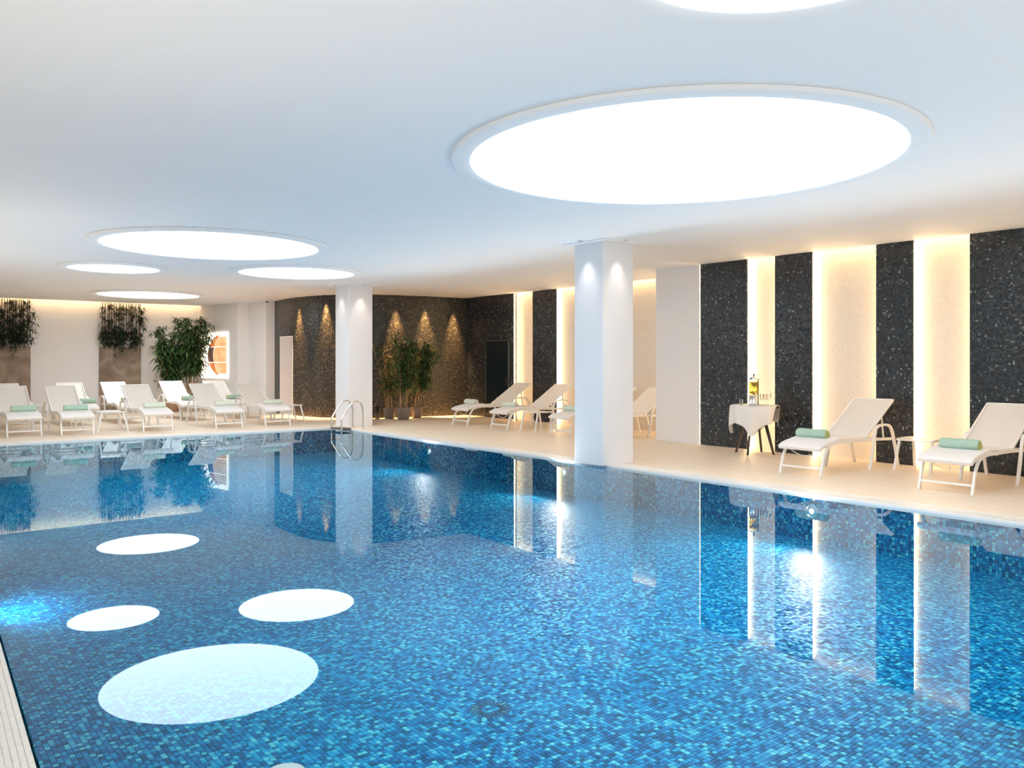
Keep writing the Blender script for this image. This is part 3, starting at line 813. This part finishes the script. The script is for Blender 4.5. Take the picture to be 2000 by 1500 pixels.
for i,(u,v) in enumerate(ps):
    g = p0 if i == 0 else copy_tree(p0)
    x, y = on_table(u,v); g.location = (x,y,TZ); tag(g, GLB[i], 'glass', 'stemmed glasses right of the dispenser')
g = copy_tree(p0); x, y = on_table(.29,.08); g.location = (x,y,TZ); g.scale = (1.15,1.15,1.15); tag(g, 'large wine glass at the right edge of the bistro table', 'glass')

# ------------------------------------------------------------------ pool ladder
t = thing('pool_ladder', 'chrome pool ladder with curved handrails at the far pool corner', 'ladder', (8.9,17.2,0))
for yy in (-.24, .26):
    p = smoothpath([(-.28,yy,-.50),(-.28,yy,-.1),(-.28,yy,.16),(-.27,yy,.26),(-.16,yy,.44),(-.04,yy,.59),(.06,yy,.65),(.16,yy,.64),(.235,yy,.56),(.26,yy,.42),(.262,yy,.2),(.262,yy,0)], 6)
    MB().tube(p, .02, 12).build('handrail', 'chrome', t, smooth=True)
    MB().lathe([(.045,0),(.045,.012),(.024,.02)], .262, yy, 0, 16).build('floor_flange', 'chrome', t, smooth=True)
for k, z in enumerate((.035,-.20,-.42)):
    MB().box(-.32,-.24 if k else -.02,-.22,.24,z-.015,z+.012).build('step', 'step', t, bevel=.004)

# ------------------------------------------------------------------ bamboo in pots
def pot(x, y, r, h, m, label):
    t = thing('planter', label, 'planter', (x,y,0))
    MB().lathe([(0,0),(r*.62,0),(r*.74,h*.10),(r*.93,h*.5),(r,h*.96),(r,h),(r*.93,h),(r*.90,h*.86),(0,h*.86)], n=36).build('bowl', m, t, smooth=True)
    MB().lathe([(0,h*.885),(r*.89,h*.88)], n=24).build('soil', 'soil', t)
    return t
def leafset(m, rnd, p, spread, n, L, droop):
    for _ in range(n):
        a = rnd.uniform(0,2*PI); el = rnd.uniform(-.5,.7)
        d = Vector((math.cos(a)*math.cos(el), math.sin(a)*math.cos(el), math.sin(el)))
        l = L*rnd.uniform(.6,1.15); wd = l*.075+.004
        s = Vector((-d.y, d.x, 0)).normalized()*wd
        o = Vector(p)+d*spread*rnd.uniform(0,.5)
        mid = o+d*l*.45+Vector((0,0,-droop*l*.1)); tip = o+d*l*.95+Vector((0,0,-droop*l*.55))
        k = len(m.v); m.v += [tuple(o), tuple(mid+s), tuple(tip), tuple(mid-s)]; m.f += [(k,k+1,k+3),(k+1,k+2,k+3)]
def bamboo(name, label, x, y, z0, canes, seed, L=.17, lo=.35, dens=1.0, canem='cane', leafm='leaf', clip=None):
    """canes: list of (dx,dy,height,leanx,leany,radius)"""
    rnd = random.Random(seed)
    t = thing(name, label, 'plant', (x,y,z0)); lf = MB(); br = MB()
    for (dx,dy,h,lx,ly,r) in canes:
        pts = [(dx+lx*(k/9)**1.4+rnd.uniform(-.01,.01), dy+ly*(k/9)**1.4+rnd.uniform(-.01,.01), h*k/9) for k in range(10)]
        MB().tube(pts, r, 7, r*.45).build('cane', canem, t, smooth=True)
        nb = int(15*dens*h/1.8)
        for b in range(nb):
            q = lo+(1-lo)*(b+.5)/nb; kk = q*9; i = min(int(kk),8); f = kk-i
            p = Vector(pts[i]).lerp(Vector(pts[i+1]), f)
            a = rnd.uniform(0,2*PI); bl = rnd.uniform(.10,.30)*(1.25-.5*q)
            e1_ = p+Vector((math.cos(a)*bl, math.sin(a)*bl, bl*.5))
            br.tube([tuple(p), tuple(p.lerp(e1_,.5)+Vector((0,0,.03))), tuple(e1_)], .003, 3)
            for qq in (.35,.7,1.0):
                pp = p.lerp(e1_, qq)
                if clip and not clip(pp): continue
                leafset(lf, rnd, pp, .06, 6, L, .8)
        leafset(lf, rnd, pts[-1], .05, 10, L, .5)
    if clip:
        pass
    o = lf.build('foliage', leafm, t); o['kind'] = 'stuff'
    o = br.build('twigs', canem, t); o['kind'] = 'stuff'
    return t
G1 = 'potted bamboos by the dark wall'
pots = [(11.38,19.55,.175,.30,'taupe round pot on the left of the three by the dark wall'),
        (11.50,19.02,.21,.33,'largest taupe round pot, in the middle by the dark wall'),
        (12.18,19.42,.165,.30,'taupe round pot on the right of the three by the dark wall')]
rn = random.Random(5)
blabs = ['bamboo leaning left in the left pot by the dark wall','tallest bamboo, in the middle pot by the dark wall','bamboo in the right pot by the dark wall']
hs = [1.75,2.12,1.9]; ln = [(-.30,-.02),(.05,0),(.22,-.12)]
for i,(x,y,r,h,l) in enumerate(pots):
    pot(x,y,r,h,'pot',l)
    cs = []
    for k in range(5):
        a = 2*PI*k/5+i; rr = r*.45
        lx, ly = ln[i]
        wx = (R_[0]*lx*1.0)+rn.uniform(-.14,.14); wy = (R_[1]*lx*1.0)+ly+rn.uniform(-.14,.04)
        cs.append((rr*math.cos(a), rr*math.sin(a), hs[i]*rn.uniform(.78,1.0), wx, wy, .017))
    bamboo('potted_bamboo', blabs[i], x, y, h*.88, cs, 20+i, L=.22, lo=.26, dens=1.3,
           clip=lambda p, x=x, y=y: p.y+y < 19.48-.07*(p.x+x-12.2))
# tall bamboo group in the back corner
bp = [(7.72,26.6,.26,.42,'pot_b','brown pot behind the lounger in front of the bamboo'),
      (8.22,26.35,.24,.44,'pot_g','speckled grey pot below the lit wall picture')]
blb = ['lower bushy bamboo left in the back corner','tall bamboo right in the back corner beside the lit picture']
for i,(x,y,r,h,pm,l) in enumerate(bp):
    pot(x,y,r,h,pm,l); cs = []
    for k in range(9):
        a = 2*PI*k/9+i; rr = r*.5
        hh = (2.25 if i == 0 else 2.6)*rn.uniform(.72,1.0)
        sx = -.25 if i == 0 else .02
        cs.append((rr*math.cos(a), rr*math.sin(a), hh, R_[0]*sx+rn.uniform(-.42,.42)*(1.1 if i == 0 else .65), R_[1]*sx+rn.uniform(-.3,.3), .02))
    bamboo('tall_bamboo', blb[i], x, y, h*.88, cs, 40+i, L=.27, lo=.2 if i == 0 else .35, dens=1.5, clip=lambda p, x=x, y=y: p.y+y < 27.75 and p.x+x < 8.95-(27.9-28.1)*.2+.0 and p.x+x < 8.95)
# small dark spotlight on the floor behind the left pot
t = thing('floor_spotlight', 'small grey floor spotlight left of the bamboo pots', 'spotlight', (11.10,19.72,0))
MB().box(-.05,.05,-.04,.04,0,.02).build('base', 'black', t)
m = MB(); m.tube([(0,0,.18),(-.05,-.03,.34)], .05, 14, .065); m.build('head', 'black', t, smooth=True)
m = MB(); m.tube([(0,0,.01),(0,0,.2)], .01, 8); m.build('stem', 'black', t)

# ------------------------------------------------------------------ hanging greenery on the taupe panels
def hanging(x0, x1, label, seed, extra=0):
    rnd = random.Random(seed); y = 27.90
    t = thing('hanging_greenery', label, 'plant', ((x0+x1)/2, y, CEIL-.02)); cx = (x0+x1)/2
    n = 17
    lf = MB()
    for k in range(n):
        px = x0+(x1-x0)*(k+.5)/n-cx+rnd.uniform(-.02,.02); L = rnd.uniform(1.0,1.55)
        py = rnd.uniform(-.03,.06)
        MB().tube([(px,py,.01),(px+rnd.uniform(-.015,.015),py,-L*.5),(px+rnd.uniform(-.02,.02),py,-L)], .013, 6).build('hanging_pole', 'pole', t)
    for k in range(300+extra):
        px = rnd.uniform(x0,x1)-cx; z = -rnd.uniform(.05,1.32)
        gap = math.sin((px+cx)*21)*.5+.5
        if z > -.85 and rnd.random() < .15+.6*gap: continue
        leafset(lf, rnd, (px, rnd.uniform(-.12,.02), z), .06, 8, .15, 1.5)
    for k in range(10):
        px = rnd.uniform(x0,x1)-cx; L = rnd.uniform(1.25,1.7)
        for q in range(9): leafset(lf, rnd, (px+rnd.uniform(-.03,.03), rnd.uniform(-.1,0), -L*(.55+.45*q/8)), .04, 7-q//2, .14, 2.0)
    for k in range(9):
        leafset(lf, rnd, (x1-cx+rnd.uniform(-.02,.07), rnd.uniform(-.14,-.04), -rnd.uniform(.35,1.2)), .05, 7, .2, 1.2)
    o = lf.build('foliage', 'leaf2', t); o['kind'] = 'stuff'
hanging(2.85, 4.05, 'dark hanging greenery over the left taupe panel, cut off by the photo edge', 61, 40)
hanging(5.95, 7.13, 'dark hanging greenery over the taupe panel left of the bamboo', 62)

# ------------------------------------------------------------------ backlit picture on the stepped wall
def wallpt(yw):   # wall from (8.95,28.1) to (9.42,25.65)
    q = (28.1-yw)/2.45; return 8.95+.47*q
aw = math.atan2(-.47, 2.45)         # rotation of local +y along the wall
t = thing('lit_picture', 'backlit wall picture with orange and brown curved segments', 'picture', (wallpt(26.95)-.012, 26.95, 0), -math.atan2(-.47,2.45)*-1 if 0 else math.atan(.47/2.45))
# local: wall plane is x=0, y runs to the back (left in the photo), z up
hw, z0, z1 = .80, 1.02, 2.52
MB().box(-.05,.0,-hw,hw,z0,z1).build('light_panel', 'art_white', t)
def seg(fn_a, fn_b, za, zb, m, name, n=10, x=-.062):
    vs = []
    for k in range(n+1):
        z = za+(zb-za)*k/n; vs += [(x, fn_a(z), z), (x, fn_b(z), z), (-.05, fn_a(z), z), (-.05, fn_b(z), z)]
    fs = []
    for k in range(n):
        a = 4*k; fs += [(a,a+1,a+5,a+4),(a,a+4,a+6,a+2),(a+1,a+3,a+7,a+5)]
    fs += [(0,2,3,1),(4*n,4*n+1,4*n+3,4*n+2)]
    mb = MB(); mb.add(vs, fs); return mb.build(name, m, t)
zm = (z0+z1)/2; hz_ = .66
def outer(z): return -.28+.64*max(0, 1-((z-zm)/hz_)**2)**.8   # left outline of the eye
def inner(z): return -.36+.40*max(0, 1-((z-zm)/(hz_*1.0))**2)
def right(z): return -hw+.02
g_ = .012
seg(outer, inner, zm-hz_*.97, zm-.23-g_, 'art_orange', 'orange_crescent'); seg(outer, inner, zm-.23+g_, zm+.27-g_, 'art_brown', 'brown_crescent'); seg(outer, inner, zm+.27+g_, zm+hz_*.97, 'art_orange', 'orange_crescent')
inn2 = lambda z: inner(z)-.035
seg(inn2, right, zm-hz_*.9, zm-.23-g_, 'art_peach', 'peach_field'); seg(inn2, right, zm-.23+g_, zm+.27-g_, 'art_peach', 'peach_field'); seg(inn2, right, zm+.27+g_, zm+hz_*.9, 'art_peach', 'peach_field')

# small ceiling camera near the doorway
t = thing('ceiling_camera', 'small white dome camera on the ceiling left of the dark curved wall', 'camera', (9.72, 24.0, CEIL))
MB().lathe([(.06,0),(.06,-.03),(.055,-.035)], n=20).build('mount', 'frame', t, smooth=True)
MB().lathe([(.045,-.034),(.04,-.055),(.025,-.07),(0,-.076)], n=20).build('dome', 'black', t, smooth=True)
# two little hooks in the art wall side are not built
